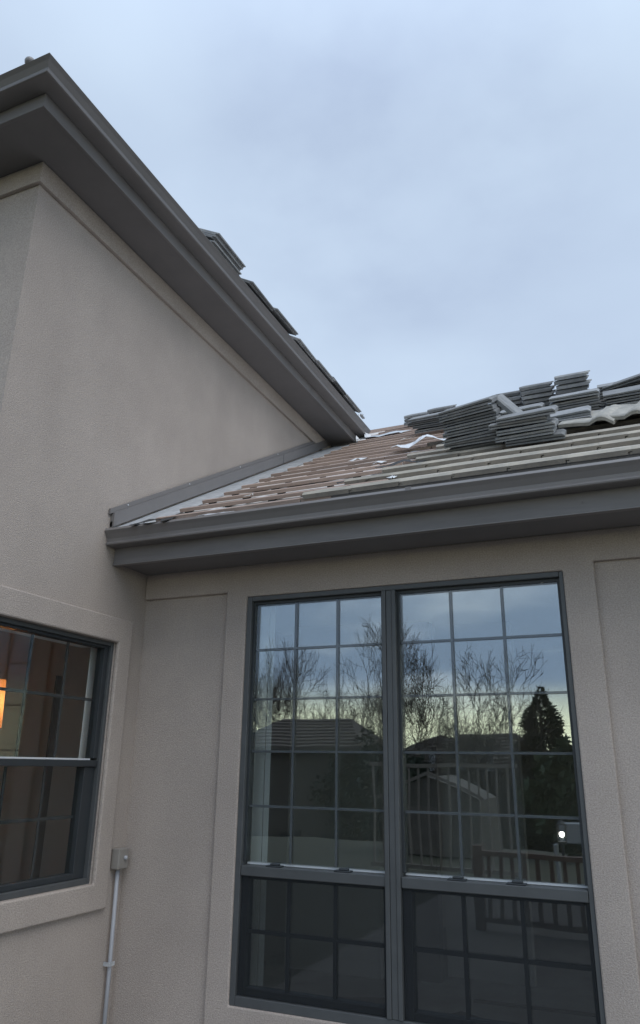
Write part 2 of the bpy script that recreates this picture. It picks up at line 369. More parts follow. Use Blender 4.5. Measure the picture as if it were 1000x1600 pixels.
def side_window():
    x0, x1 = XL-.11, XL-.008
    w = S('window_frame', 'frame', house, (x0, x1, LY0, LY0+.03, LZ0, LZ1), (x0, x1, LY1-.022, LY1, LZ0, LZ1),
          (x0, x1, LY0+.031, LY1-.023, LZ1-.024, LZ1), (x0, x1, LY0+.031, LY1-.023, LZ0, LZ0+.03), bevel=.003)
    tag(w, 'slate grey frame of the small window beside the inside corner')
    a, b = LY0+.032, LY1-.024
    S('meeting_rail', 'frame2', w, (XL-.085, XL-.02, a, b, 1.578, 1.612), bevel=.003)
    S('sill_strip', 'white', w, (XL-.08, XL-.05, a, b-.03, 1.6135, 1.622))
    S('sash', 'frame2', w, (XL-.085, XL-.025, a, a+.03, 1.623, LZ1-.025), (XL-.085, XL-.025, b-.034, b, 1.623, LZ1-.025), (XL-.085, XL-.025, a+.0305, b-.0345, LZ1-.04, LZ1-.025), bevel=.002)
    S('lower_sash', 'frame2', w, (XL-.095, XL-.035, a, a+.03, LZ0+.031, 1.577), (XL-.095, XL-.035, b-.085, b, LZ0+.031, 1.577), (XL-.095, XL-.035, a+.0305, b-.0855, LZ0+.031, LZ0+.06), bevel=.003)
    glass_pane(w, (XL-.058, XL-.053, a+.03, b-.034, 1.6225, LZ1-.041), 'glass2')
    glass_pane(w, (XL-.068, XL-.063, a+.03, b-.085, LZ0+.061, 1.577), 'glass2')
    for y in (3.005, 3.28):
        S('muntin', 'frame2', w, (XL-.074, XL-.068, y-.008, y+.008, 1.624, LZ1-.042)); S('muntin', 'frame2', w, (XL-.084, XL-.078, y-.045-.008, y-.045+.008, LZ0+.062, 1.576))
    yy = [a+.031, 2.996, 3.014, 3.271, 3.289, b-.035]
    S('muntin', 'frame2', w, *[(XL-.074, XL-.068, yy[i], yy[i+1], 1.937, 1.953) for i in (0, 2, 4)])
    yy = [a+.031, 2.951, 2.969, 3.226, 3.244, b-.086]
    S('muntin', 'frame2', w, *[(XL-.084, XL-.078, yy[i], yy[i+1], 1.309, 1.325) for i in (0, 2, 4)])
    # sliding latch on the white jamb inside
    S('latch', 'white', w, (XL-.13, XL-.118, 3.565, 3.5835, 1.17, 1.25), bevel=.002)
side_window()

# ---- eaves, gutters
GU = [(.0, -.012), (.0, -.100), (.078, -.102), (.086, -.099), (.088, -.092), (.087, -.089), (.078, -.079), (.080, -.062), (.096, -.034), (.110, -.016), (.109, -.013), (.100, .001), (.097, -.003), (.100, -.010), (.094, -.022), (.088, -.036), (.076, -.060), (.070, -.090), (.004, -.090), (.004, -.012)]
def gutter(path, ztop, d=1.0):
    prof = [(-(o*d), ztop+z) for o, z in GU]     # outward is the left-hand side of these paths
    return sweep(path, prof)
YF = 3.500                                              # lower fascia plane
lower_path = [(XR, YF-.001), (XL+.003, YF-.001)]
def left_of(path): return path[::-1]
part('gutter', gutter([(XL+.003, YF-.001), (XR, YF-.001)][::-1], 2.946), 'trim', smooth=False)
part('fascia', sweep([(XR, YF), (XL+.003, YF)], [(0, 2.745), (-.0, 2.97), (.02, 2.97), (.02, 2.745)]), 'fascia', bevel=.003)
part('drip_edge', sweep([(XR, YF), (XL+.003, YF)], [(-.006, 2.738), (-.006, 2.7445), (.03, 2.7445), (.03, 2.738)]), 'trim')
S('soffit', 'soffit', house, (XL+.003, XR, YF+.031, YB-.002, 2.757, 2.77))
XF, YF2 = -2.605, 2.172                                 # upper fascia planes
up_path = [(XF, 6.875), (XF, YF2), (-9.0, YF2)]
up_path_rev = up_path
part('gutter', sweep([(XF+.001, 6.985), (XF+.001, YF2-.001), (-9.0, YF2-.001)], [(-(o*1.18)*-1 if False else -o*1.18, 5.108+z*.98) for o, z in GU]), 'trim')
part('fascia', sweep([(XF, 6.84), (XF, YF2), (-9.0, YF2)], [(0, 4.92), (0, 5.10), (.02, 5.10), (.02, 4.92)]), 'fascia', bevel=.003)
bm = bmesh.new(); prism(bm, [(XF-.021, YF2+.021, 4.932), (XF-.021, 6.84, 4.932), (XL-.16, 6.84, 4.932), (XL-.16, YC+.16, 4.932), (-9, YC+.16, 4.932), (-9, YF2+.021, 4.932)], (0, 0, .014))
part('soffit', bm, 'soffit')
# end board closing the upper eave where it meets the lower roof
S('end_board', 'fascia', house, (XL+.001, XF, 6.842, 6.862, 4.80, 5.10))
S('seam_cover', 'trim', house, (XF+.0005, XF+.0035, 5.665, 5.672, 4.921, 5.02))

for x in (-1.02, .9): S('gutter_joint', 'trim', house, (x, x+.03, YF-.1115, YF-.1085, 2.928, 2.948))
for i, x in enumerate((-2.5, -1.86, -.72, -.19, .07)): S('fascia_nail', 'soffit', house, (x, x+.008, YF-.003, YF+.001, 2.79+.03*(i % 3), 2.798+.03*(i % 3)))
# ---- lower roof
K = .5745; PITCH = math.atan(K); CP, SP = math.cos(PITCH), math.sin(PITCH)
def rz(y): return 2.986+K*(y-3.503)
RY = 7.98                                              # ridge
def rp(x, y, h=0): return Vector((x, y, rz(y)))+Vector((0, -SP, CP))*h
bm = bmesh.new()
prism(bm, [(XL+.002, 3.47, rz(3.47)), (XR, 3.47, rz(3.47)), (XR, RY, rz(RY)), (-3.3, RY, rz(RY)), (-3.3, 7.3, rz(7.3)), (XL+.002, 7.0, rz(7.0))], (0, .02, -.05))
lroof = part('roof', bm, 'felt'); tag(lroof, 'lower roof slope, bare battens on the left, concrete tiles on the right')
bm = bmesh.new(); prism(bm, [(-3.3, RY+.03, rz(RY)), (XR, RY+.03, rz(RY)), (XR, 12.5, rz(3.47)), (-3.3, 12.5, rz(3.47))], (0, 0, -.05))
part('roof_back_slope', bm, 'tile')
# torn, lifted paper edges: thin irregular sheets lying over the deck
def sheet(name, m, parent, x0, x1, y0, y1, nx, ny, amp, seed, base=.004, ragged=.03, lift=0):
    rnd = random.Random(seed); bm = bmesh.new(); g = []
    for i in range(nx+1):
        row = []
        for j in range(ny+1):
            u, v = i/nx, j/ny
            x = x0+(x1-x0)*u+rnd.uniform(-ragged, ragged)*(i in (0, nx)); y = y0+(y1-y0)*v+rnd.uniform(-ragged, ragged)*(j in (0, ny))
            h = base+amp*(.9+.9*math.sin(u*9+seed+v*1.5)+.5*rnd.random())*(.4+.6*math.sin(math.pi*u)) + lift*u*u
            row.append(bm.verts.new(rp(x, y, h)))
        g.append(row)
    for i in range(nx):
        for j in range(ny): bm.faces.new([g[i][j], g[i+1][j], g[i+1][j+1], g[i][j+1]])
    bmesh.ops.recalc_face_normals(bm, faces=bm.faces)
    bmesh.ops.solidify(bm, geom=bm.faces[:], thickness=.0015)
    if parent is None: return obj(name, bm, m)
    return sub(name, bm, m, parent)
# battens
bidx = 0; yb = 3.475; rndb = random.Random(5)
batten_rows = []
while yb < RY-.1:
    xl = max(XL+.30+min(.09, (yb-3.47)*.05), -2.60 if yb < 6.9 else -2.62-(yb-6.9)*.4)
    xl += rndb.uniform(-.012, .03)
    batten_rows.append((yb, xl)); yb += .232
n_shim = 0
def slope_box(bm, x0, x1, y, w, h0, h1, skew=0):
    """box lying on the slope: w along the slope, from height h0 to h1 above deck"""
    pts = []
    for (x, sk) in ((x0, -skew), (x1, skew)):
        for (s, h) in ((-w/2, h0), (w/2, h0), (w/2, h1), (-w/2, h1)):
            p = rp(x, y, h)+Vector((0, CP, SP))*(s+sk); pts.append(bm.verts.new(p))
    for f in ((0,1,2,3), (7,6,5,4), (0,4,5,1), (1,5,6,2), (2,6,7,3), (3,7,4,0)): bm.faces.new([pts[i] for i in f])
TX0 = [-1.42, -1.235, -1.17, -1.16, -1.13, -1.16, -1.2]
for k, (y, xl) in enumerate(batten_rows):
    x = xl; xend = -1.25 if k < 8 else (.9 if k > 13 else -1.0)
    if k < 1: xend = -1.5
    while x < xend:
        L = rndb.choice((1.22, 1.5, 1.22, .95)); x2 = min(x+L, xend+.05)
        bm = bmesh.new(); slope_box(bm, x, x2-.006, y+rndb.uniform(-.008, .008), .036, .009, .031, rndb.uniform(-.006, .006)); sub('batten', bm, 'batten', lroof, bevel=.002)
        x = x2
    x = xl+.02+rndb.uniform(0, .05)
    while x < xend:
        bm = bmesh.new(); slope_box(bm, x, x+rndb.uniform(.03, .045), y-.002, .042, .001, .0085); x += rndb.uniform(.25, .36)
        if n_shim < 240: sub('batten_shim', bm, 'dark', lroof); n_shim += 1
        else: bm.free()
# pale torn underlayment strips between battens, galvanised wall pan
for k, (a, b, y0, y1) in enumerate([(-2.55, -1.9, 3.435, 3.462), (-2.5, -1.75, 3.50, 3.60), (-2.3, -1.5, 3.74, 3.85), (-2.4, -1.3, 4.2, 4.3), (-2.2, -1.35, 4.68, 4.78), (-2.0, -1.3, 5.35, 5.5), (-1.7, -1.2, 4.95, 5.06)]):
    tag(sheet('underlayment_strip', 'white', lroof, a, b, y0, y1, 22, 2, .006, 40+k, base=.004), 'pale torn underlayment strip')
sheet('wall_pan', 'galv', lroof, XL+.03, XL+.325, 3.47, 6.7, 3, 26, .004, 3, base=.005, ragged=.008)
sheet('felt_scrap', 'dark', lroof, -2.72, -2.45, 3.39, 3.46, 8, 2, .006, 9, base=.022)
tag(sheet('felt_scrap', 'dark', lroof, -1.55, -1.22, 3.74, 3.82, 8, 2, .010, 19, base=.034), 'dark torn felt scrap at the edge of the tiles')
sheet('felt_scrap', 'dark', lroof, -1.45, -1.15, 4.22, 4.3, 8, 2, .010, 21, base=.034)
sheet('felt_scrap', 'dark', lroof, -1.5, -1.2, 3.50, 3.57, 8, 2, .008, 29, base=.034)
for k in range(6):     # debris
    y = rndb.uniform(3.6, 6.6); x = rndb.uniform(-2.2, -1.2)
    sheet('paper_scrap', 'white' if k % 3 else 'felt', lroof, x, x+rndb.uniform(.04, .10), y, y+rndb.uniform(.02, .04), 3, 2, .008, 60+k, base=.033)
# counter flashing on the stucco
def on_wall_strip(d0, d1, h0, h1, y0, y1):
    bm = bmesh.new()
    prism(bm, [(XL+d0, y0, rz(y0)+h0), (XL+d0, y1, rz(y1)+h0), (XL+d0, y1, rz(y1)+h1), (XL+d0, y0, rz(y0)+h1)], (d1-d0, 0, 0)); return bm
fl = sub('counter_flashing', on_wall_strip(.003, .030, .022, .112, 3.43, 6.84), 'trim', lroof)
sub('flashing_hem', on_wall_strip(.003, .018, .1125, .145, 3.405, 6.84), 'trim', lroof)
S('flashing_kickout', 'trim', lroof, (XL+.003, XL+.02, 3.43, 3.50, 2.95, 3.0))
for y in (3.56, 4.22, 4.93, 5.6):
    S('flashing_nail', 'white', lroof, (XL+.018, XL+.022, y-.004, y+.004, rz(y)+.128, rz(y)+.136))
S('flashing_joint', 'frame2', lroof, (XL+.0302, XL+.0312, 5.698, 5.703, rz(5.7)+.024, rz(5.7)+.108))
# leading edge strip behind the gutter
bm = bmesh.new(); slope_box(bm, XL+.3, XR, 3.455, .05, -.03, .0035); sub('eave_metal', bm, 'galv', lroof)
# starter batten under the tile edge
bm = bmesh.new(); slope_box(bm, -1.75, XR, 3.478, .03, .004, .022); sub('eave_starter', bm, 'soffit', lroof)

# ---- concrete roof tile: interlocking profile, thicker bevelled nose
def tile_mesh(name, m, W=.265, L=.40, nose=.040, head=.022):
    bm = bmesh.new()
    prof = [(0.0, .0), (.0, .5), (-.0, .55), (.004, 1.0), (W, 1.0), (W+.016, .93), (W+.018, .56), (W-.0, .50), (W-.004, .44), (W-.004, .0)]
    prof = [(.0, .0), (.0, .30), (.014, .36), (.014, .52), (.003, .56), (.001, .92), (.008, 1.0), (W-.001, 1.0), (W+.010, .98), (W+.0115, .60), (W-.004, .55), (W-.004, 0)]
    st = [(0, nose*.62, .0, .0), (.004, nose, 0, .003), (.014, nose, 0, .0), (L-.01, head, .0, .0), (L, head*.7, .0, .0)]
    # stations: y, thickness
    ringdata = [(0.0, nose*.66, .0), (.016, nose, .0), (L*.5, (nose+head)/2, .0), (L, head, .0)]
    rings = []
    for y, th, z0 in ringdata:
        rings.append([bm.verts.new((x, y, z0+th*t)) for x, t in prof])
    k = len(prof)
    for a, b in zip(rings[:-1], rings[1:]):
        for i in range(k): bm.faces.new([a[i], a[(i+1) % k], b[(i+1) % k], b[i]])
    bm.faces.new(rings[0]); bm.faces.new(rings[-1][::-1])
    bmesh.ops.recalc_face_normals(bm, faces=bm.faces)
    me = bpy.data.meshes.new(name)
    if m == 'tile':           # upward faces of the laid tiles take a paler material than the nose
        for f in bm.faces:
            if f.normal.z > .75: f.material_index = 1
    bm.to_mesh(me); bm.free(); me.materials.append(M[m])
    if m == 'tile': me.materials.append(M['tile_top'])
    return me
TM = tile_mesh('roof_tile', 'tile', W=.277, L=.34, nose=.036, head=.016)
# roof frame: x along eave, y up the slope, z off it
RF = Matrix(((1,0,0,0), (0,CP,-SP,0), (0,SP,CP,0), (0,0,0,1)))
def place_tile(x, y, h, tilt=0, yawz=0, me=TM, parent=lroof, name='roof_tile', roll=0):
    o = bpy.data.objects.new(name, me); C.objects.link(o)
    p = rp(x, y, h)
    if parent: o.parent = parent; p = p+OFF
    o.matrix_local = Matrix.Translation(p) @ RF @ Matrix.Rotation(yawz, 4, 'Z') @ Matrix.Rotation(roll, 4, 'Y') @ Matrix.Rotation(tilt, 4, 'X')
    return o
rt_ = random.Random(3)
TW = .2775
JO = -.789
row_start = [-1.50, -1.37, -1.27, -1.27, -1.25, -1.30, -1.30]
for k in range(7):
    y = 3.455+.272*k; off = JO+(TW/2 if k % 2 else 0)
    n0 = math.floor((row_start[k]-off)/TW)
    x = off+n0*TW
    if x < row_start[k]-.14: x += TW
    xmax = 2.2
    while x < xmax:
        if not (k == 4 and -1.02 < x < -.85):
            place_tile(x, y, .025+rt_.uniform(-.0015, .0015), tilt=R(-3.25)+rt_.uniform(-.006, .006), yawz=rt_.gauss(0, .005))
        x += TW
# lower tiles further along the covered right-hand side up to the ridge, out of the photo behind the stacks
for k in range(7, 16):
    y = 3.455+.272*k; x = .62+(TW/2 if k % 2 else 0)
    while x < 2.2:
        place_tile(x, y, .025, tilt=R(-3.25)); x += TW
bm = bmesh.new()
prism(bm, [(2.4, 3.32, rz(3.32)+.03), (XR, 3.32, rz(3.32)+.03), (XR, RY, rz(RY)+.03), (2.4, RY, rz(RY)+.03)], (0, 0, .03)); sub('tiled_area', bm, 'tile', lroof)
# ridge board
bm = bmesh.new(); box(bm, -3.3, XR, RY-.02, RY+.02, rz(RY)-.03, rz(RY)+.035); sub('ridge_board', bm, 'batten', lroof)

# ---- upper roof
EZ, EX, EY = 5.075, -2.53, 2.10
bm = bmesh.new()
def uz(x): return EZ+K*(EX-x)
xr = -5.6; yh = EY+(EX-xr)
v = [(EX, EY, EZ), (EX, 6.99, EZ), (-3.55, 8.02, uz(-3.55)), (-3.55, 13, uz(-3.55)), (xr, 13, uz(xr)), (xr, yh, uz(xr)), (-9.0, EY, EZ), (-9.0, yh, uz(xr)-.0)]
V = [bm.verts.new(p) for p in v]
bm.faces.new([V[i] for i in (0, 1, 2, 3, 4, 5)]); bm.faces.new([V[i] for i in (0, 5, 7, 6)])
bmesh.ops.solidify(bm, geom=bm.faces[:], thickness=.04)
uroof = part('upper_roof', bm, 'tile')
tag(uroof, 'upper roof of the left wing with stacked eave tiles')
# row of eave tiles seen above the gutter, plus loose ones
UF = Matrix(((0, -CP, SP, 0), (1, 0, 0, 0), (0, SP, CP, 0), (0, 0, 0, 1)))    # local x -> +Y, local y -> up the slope (-X), z -> off it
UF = Matrix(((0, -CP, SP, 0), (1, 0, 0, 0), (0, SP, CP, 0), (0, 0, 0, 1)))
def place_up(x, y, h, parent, tilt=0, yz=0, roll=0, me=TM, name='roof_tile'):
    o = bpy.data.objects.new(name, me); C.objects.link(o)
    p = Vector((x, y, uz(x)))+Vector((SP, 0, CP))*h
    if parent: o.parent = parent; p = p+OFF
    o.matrix_local = Matrix.Translation(p) @ UF @ Matrix.Rotation(yz, 4, 'Z') @ Matrix.Rotation(roll, 4, 'Y') @ Matrix.Rotation(tilt, 4, 'X'); return o
y = 2.3
while y < 6.7:
    place_up(-2.62, y, .02, uroof, tilt=R(-5)); y += TW
for k in range(1, 8):
    y = 2.5+k*.3
    while y < 6.8:
        place_up(-2.62-.262*k, y, .04, uroof, tilt=R(-6)); y += TW

# ---- loose tiles on the roofs
LM = tile_mesh('loose_roof_tile', 'tile_stack', W=.255, L=.34, nose=.034, head=.027)
LM2 = tile_mesh('loose_roof_tile_long', 'tile_stack', W=.255, L=.41, nose=.030, head=.024)
def rolled_tile():
    bm = bmesh.new(); n = 14; W = .33
    def zz(u): return .004*math.sin(u*5) if u < .55 else .034*math.sin((u-.55)/.45*math.pi)**1.2
    rings = []
    for y, th in ((0, .020), (.012, .026), (.2, .024), (.40, .022)):
        up_ = [(W*i/n, zz(i/n)+th) for i in range(n+1)]; lo_ = [(W*i/n, zz(i/n)) for i in range(n, -1, -1)]
        rings.append([bm.verts.new((x, y, z)) for x, z in up_+lo_])
    k = len(rings[0])
    for a, b in zip(rings[:-1], rings[1:]):
        for i in range(k): bm.faces.new([a[i], a[(i+1) % k], b[(i+1) % k], b[i]])
    for R_ in (rings[0], rings[-1]):
        for i in range(n): bm.faces.new([R_[i], R_[i+1], R_[k-2-i], R_[k-1-i]])
    bmesh.ops.recalc_face_normals(bm, faces=bm.faces)
    me = bpy.data.meshes.new('loose_pale_tile'); bm.to_mesh(me); bm.free(); me.materials.append(M['tile_pale']); return me
PM = rolled_tile()
ORD = ['topmost', 'second from the top', 'third from the top', 'fourth from the top', 'fifth from the top', 'sixth from the top', 'seventh from the top', 'eighth from the top', 'ninth from the top', 'tenth from the top', 'eleventh from the top', 'twelfth from the top']
def stack(x0, y0, n, desc, long_x=True, h0=.05, jit=.012, fan=0, fx=0, fy=0, t=.039, seed=0, me=LM, twist=0, rollk=0):
    """n tiles piled off the slope. x0 left edge, y0 the edge nearer the eave"""
    r = random.Random(seed); top = n-1
    for i in range(n):
        dx, dy = r.gauss(0, jit), r.gauss(0, jit)
        if i == top: pass
        yz = r.gauss(0, .02)+twist*i/n
        x = x0+dx+fx*i; y = y0+dy*.6+fy*i
        if long_x:      # tile length along the eave: turn by -90 about the slope normal
            x_ = x; o = place_tile(x_, y+.0, h0+t*i, yawz=yz, parent=None, me=me, name='loose_tile')
            o.matrix_local = Matrix.Translation(rp(x+.34, y, h0+t*i)) @ RF @ Matrix.Rotation(yz+math.pi/2, 4, 'Z') @ Matrix.Rotation(r.gauss(0, .022), 4, 'Y') @ Matrix.Rotation(rollk*i+r.gauss(0, .012), 4, 'X')
            # after the turn local x runs up the slope, local y runs to -x
        else:
            o = place_tile(x, y, h0+t*i, yawz=yz, parent=None, me=me, name='loose_tile')
        pos = 'bottom' if i == 0 and n > 1 else ORD[n-1-i]
        tag(o, f'{pos} concrete tile of the {desc}' if n > 1 else desc, 'roof tile', 'loose concrete tiles stacked on the roofs', 'thing')
stack(-1.015, 4.30, 8, 'tall leaning stack on the lower roof', fy=-.006, seed=1, rollk=-.014, jit=.016)
stack(-.655, 4.20, 5, 'low stack beside the tall leaning one', seed=2, jit=.015, fy=-.008)
stack(-.715, 6.00, 7, 'left of two neat end-on stacks', long_x=False, seed=3, jit=.006)
stack(-.43, 5.90, 8, 'highest neat end-on stack', long_x=False, seed=4, jit=.006)
stack(-1.0, 6.2, 6, 'end-on stack behind the tall leaning one', long_x=False, seed=5, jit=.008)
stack(-.47, 4.58, 3, 'short pile behind the low stack', seed=6, jit=.02)
stack(-.10, 5.50, 5, 'wide pile at the right edge', seed=7, jit=.015)
stack(.27, 5.46, 6, 'pile cut by the right edge', seed=8, jit=.015)
stack(-.05, 5.10, 4, 'low pile before the wide right pile', seed=9, jit=.012)
stack(.32, 5.06, 5, 'low pile cut by the right edge', seed=16, jit=.012)
stack(-.80, 5.12, 4, 'flat layer before the left end-on stack', seed=10, jit=.01)
stack(-.42, 5.12, 5, 'flat layer before the highest stack', seed=11, jit=.01)
stack(-2.245, 7.55, 3, 'farthest left small ridge pile', long_x=False, seed=12, jit=.010)
stack(-1.875, 7.25, 4, 'second small ridge pile from left', long_x=False, seed=13, jit=.010)
stack(-1.78, 6.2, 4, 'far spread pile, left half', seed=14, jit=.02)
stack(-1.42, 6.1, 5, 'far spread pile, right half', seed=15, jit=.02)
def single(x, y, h, label, yz=0, roll=0, tilt=0, me=LM):
    o = place_tile(x, y, h, yawz=yz, parent=None, me=me, name='loose_tile', roll=roll, tilt=tilt)
    return tag(o, label, 'roof tile', 'loose concrete tiles stacked on the roofs', 'thing')
single(-.70, 4.45, .33, 'loose tile leaning steeply against the right end of the tall stack', yz=0, roll=R(50), tilt=0)
o = single(.3, 5.4, .31, 'loose tile lying tilted on top of the wide pile at the right')
o.matrix_local = Matrix.Translation(rp(.28, 5.46, .25)) @ RF @ Matrix.Rotation(math.pi/2, 4, 'Z') @ Matrix.Rotation(R(-9), 4, 'X')
for i, (x, y, lb) in enumerate(((-.33, 4.36, 'left one of three pale loose tiles lapped above the laid rows'), (-.13, 4.36, 'middle one of three pale loose tiles lapped above the laid rows'), (.08, 4.37, 'right one of three pale loose tiles lapped above the laid rows'))):
    o = single(x, y, .085+.012*i, lb, me=PM); o['group'] = 'pale loose tiles lapped above the laid rows'
    o.matrix_local = Matrix.Translation(rp(x, y+.12, .085+.006*i)) @ RF @ Matrix.Rotation(-.22, 4, 'Z') @ Matrix.Rotation(R(4), 4, 'Y') @ Matrix.Rotation(R(4), 4, 'X')
# loose tiles on the upper eave, their long sides along the gutter
def upper_single(y, h, label, x=-2.50, yz=0, roll=0, tilt=0):
    o = bpy.data.objects.new('loose_tile', LM2); C.objects.link(o); xo = x-.255*CP
    p = Vector((xo, y, uz(xo)))+Vector((SP, 0, CP))*h
    o.matrix_local = Matrix.Translation(p) @ UF @ Matrix.Rotation(-math.pi/2+yz, 4, 'Z') @ Matrix.Rotation(roll, 4, 'Y') @ Matrix.Rotation(tilt, 4, 'X')
    return tag(o, label, 'roof tile', 'loose concrete tiles stacked on the roofs', 'thing')
for i, (y, h, ps) in enumerate(((3.66, .052, 'bottom'), (3.645, .085, 'middle'), (3.66, .118, 'top'))):
    upper_single(y, h, f'{ps} tile of the dark pile on the upper eave, highest in the picture', x=-2.515)
for i, (y, h, rl, lb) in enumerate(((4.18, .070, .0, 'loose tile on the upper eave, second down from the dark pile'), (4.60, .080, -.02, 'loose tile on the upper eave at the middle of its run'), (5.05, .070, .01, 'loose tile on the upper eave below the middle one'), (5.46, .072, .0, 'loose tile on the upper eave, third from its lower end'), (5.80, .088, .03, 'loose tile on the upper eave, second from its lower end'), (6.18, .070, -.02, 'lowest loose tile near the end of the upper gutter'))):
    upper_single(y, h, lb, roll=rl, yz=.02*(-1)**i)
# metal flashing length lying across the tiles
bm = bmesh.new(); slope_box(bm, -.24, 1.6, 4.80, .09, .065, .125)
o = obj('metal_flashing', bm, 'trim', None, bevel=.006); tag(o, 'long grey metal flashing length laid along the tiles at the right', 'flashing')
o = sheet('crumpled_sheet', 'foil', None, -1.62, -1.16, 5.02, 5.22, 9, 3, .035, 77, base=.05, ragged=.03)
tag(o, 'crumpled silvery sheet lying left of the tall tile stack', 'metal sheet')
bm = bmesh.new(); tube(bm, [(-2.52, 6.72, 5.10), (-2.52, 6.74, 5.19), (-2.50, 6.80, 5.21)], .009, 5); box(bm, -2.535, -2.505, 6.77, 6.88, 5.20, 5.212)
o = obj('gutter_bracket', bm, 'galv'); tag(o, 'small bent metal bracket sticking up at the end of the upper gutter', 'bracket')
bm = bmesh.new(); prism(bm, [(-2.50, 6.86, 4.96), (-2.46, 6.96, 4.97), (-2.47, 6.97, 5.03), (-2.52, 6.9, 5.04)], (.004, -.02, .0)); obj_ = sub('gutter_end_flashing', bm, 'foil', lroof)
tag(sheet('valley_flashing', 'galv', lroof, -2.60, -2.05, 6.84, 7.02, 8, 2, .01, 88, base=.03, lift=.0), 'bent valley flashing beyond the upper gutter end')
# small vent cap on the upper left gutter
bm = bmesh.new(); bmesh.ops.create_uvsphere(bm, u_segments=12, v_segments=8, radius=.028); bmesh.ops.translate(bm, verts=bm.verts, vec=(-2.63, 2.06, 5.118))
o = obj('vent_cap', bm, 'trim', None, smooth=True); tag(o, 'small round cap on the upper gutter beside its corner', 'vent cap')

# ---- conduit in the inside corner
cn = empty('electrical_conduit', (XL+.04, 3.80, 0)); tag(cn, 'thin grey conduit rising to a taupe box in the inside wall corner', 'conduit')
O2 = Vector((-(XL+.04), -3.80, 0))
bm = bmesh.new(); tube(bm, [(XL+.03, 3.795, -.02), (XL+.03, 3.795, .5), (XL+.028, 3.79, 1.03)], .0115, 10); bmesh.ops.translate(bm, verts=bm.verts, vec=O2); obj('pipe', bm, 'pvc', cn, smooth=True)
bm = bmesh.new(); box(bm, XL+.002, XL+.058, 3.752, 3.836, 1.03, 1.14); bmesh.ops.translate(bm, verts=bm.verts, vec=O2); jb = obj('junction_box', bm, 'box', cn, bevel=.006)
for z_ in (.55, .15):
    bm = bmesh.new(); box(bm, XL+.002, XL+.046, 3.772, 3.776, z_, z_+.02); box(bm, XL+.0435, XL+.046, 3.777, 3.815, z_, z_+.02); bmesh.ops.translate(bm, verts=bm.verts, vec=O2); obj('strap', bm, 'galv', cn)
bm = bmesh.new(); box(bm, XL+.0585, XL+.062, 3.758, 3.832, 1.036, 1.134); bmesh.ops.translate(bm, verts=bm.verts, vec=O2); obj('cover', bm, 'box', jb, bevel=.001)
bm = bmesh.new(); bmesh.ops.create_uvsphere(bm, u_segments=10, v_segments=8, radius=.012); bmesh.ops.translate(bm, verts=bm.verts, vec=Vector((XL+.068, 3.80, 1.09))+O2); obj('knob', bm, 'pvc', jb, smooth=True)

# ---- interior
ix0, ix1, iy1 = XL-.15, XR-.2, 7.6
S('interior_floor', 'infloor', house, (ix0, ix1, YB+.181, iy1, .14, .2))
S('interior_ceiling', 'inwall', house, (ix0, ix1, YB+.181, iy1, 2.70, 2.75))
S('interior_wall', 'inwall', house, (ix0, ix1, iy1, iy1+.1, .2, 2.7)); S('interior_wall', 'inwall', house, (ix0, ix0+.1, YB+.181, iy1, .2, 2.7)); S('interior_wall', 'inwall', house, (ix1-.1, ix1, YB+.181, 4.2, .2, 2.7), (ix1-.1, ix1, 7.4, iy1, .2, 2.7), (ix1-.1, ix1, 4.2, 7.4, 2.6, 2.7)); S('added_daylight_glass', 'glass2', house, (ix1-.06, ix1-.05, 4.2, 7.4, .2, 2.6))  # wide glazed opening in the right end wall is added, unseen, to brighten the room
S('interior_wall', 'inwall', house, (-2.7, -1.95, 5.6, 5.7, .2, 2.7)); S('interior_wall', 'inwall', house, (-1.55, -.95, 5.9, 6.0, .2, 2.7))
S('interior_pillar', 'inwall2', house, (-1.95, -1.55, 5.7, 5.8, .2, 2.7))
for k in range(4):
    S('blind_slat', 'blind', house, (-2.215+.036*k, -2.181+.036*k, YB+.200+.006*(k % 2), YB+.204+.006*(k % 2), .47, 2.62), bevel=.001)
S('window_stool', 'blind', house, (WX0, WX1, YB+.122, YB+.20, .435, .46))
# left wing room
S('interior_floor', 'infloor', house, (-7.5, XL-.165, YC+.165, 8, .14, .2)); S('interior_ceiling', 'inwall', house, (-7.5, XL-.165, YC+.165, 8, 2.62, 2.7))
S('interior_wall', 'inwall', house, (-4.75, -4.65, YC+.065, 7.9, .2, 2.62))
S('interior_wall', 'inwall', house, (-4.64, XL-.165, 7.9, 8, 2.3, 2.62), (-4.64, -4.4, 7.9, 8, .2, 2.3)); S('added_daylight_glass', 'glass2', house, (-4.39, XL-.17, 7.93, 7.94, .2, 2.29))  # glazed far end added out of view to let daylight into this room
for k in range(3):
    S('blind_slat', 'blind', house, (XL-.152-.006*(k % 2), XL-.148-.006*(k % 2), 3.565+.034*k, 3.597+.034*k, LZ0, LZ1+.03), bevel=.001)
S('window_casing', 'blind', house, (XL-.205, XL-.125, LY0-.1, LY1-.06, LZ1-.03, LZ1+.03), bevel=.004)
S('interior_door_frame', 'inwall2', house, (-4.649, -4.63, 5.0, 5.08, .2, 2.3), (-4.649, -4.63, 5.9, 5.98, .2, 2.3))
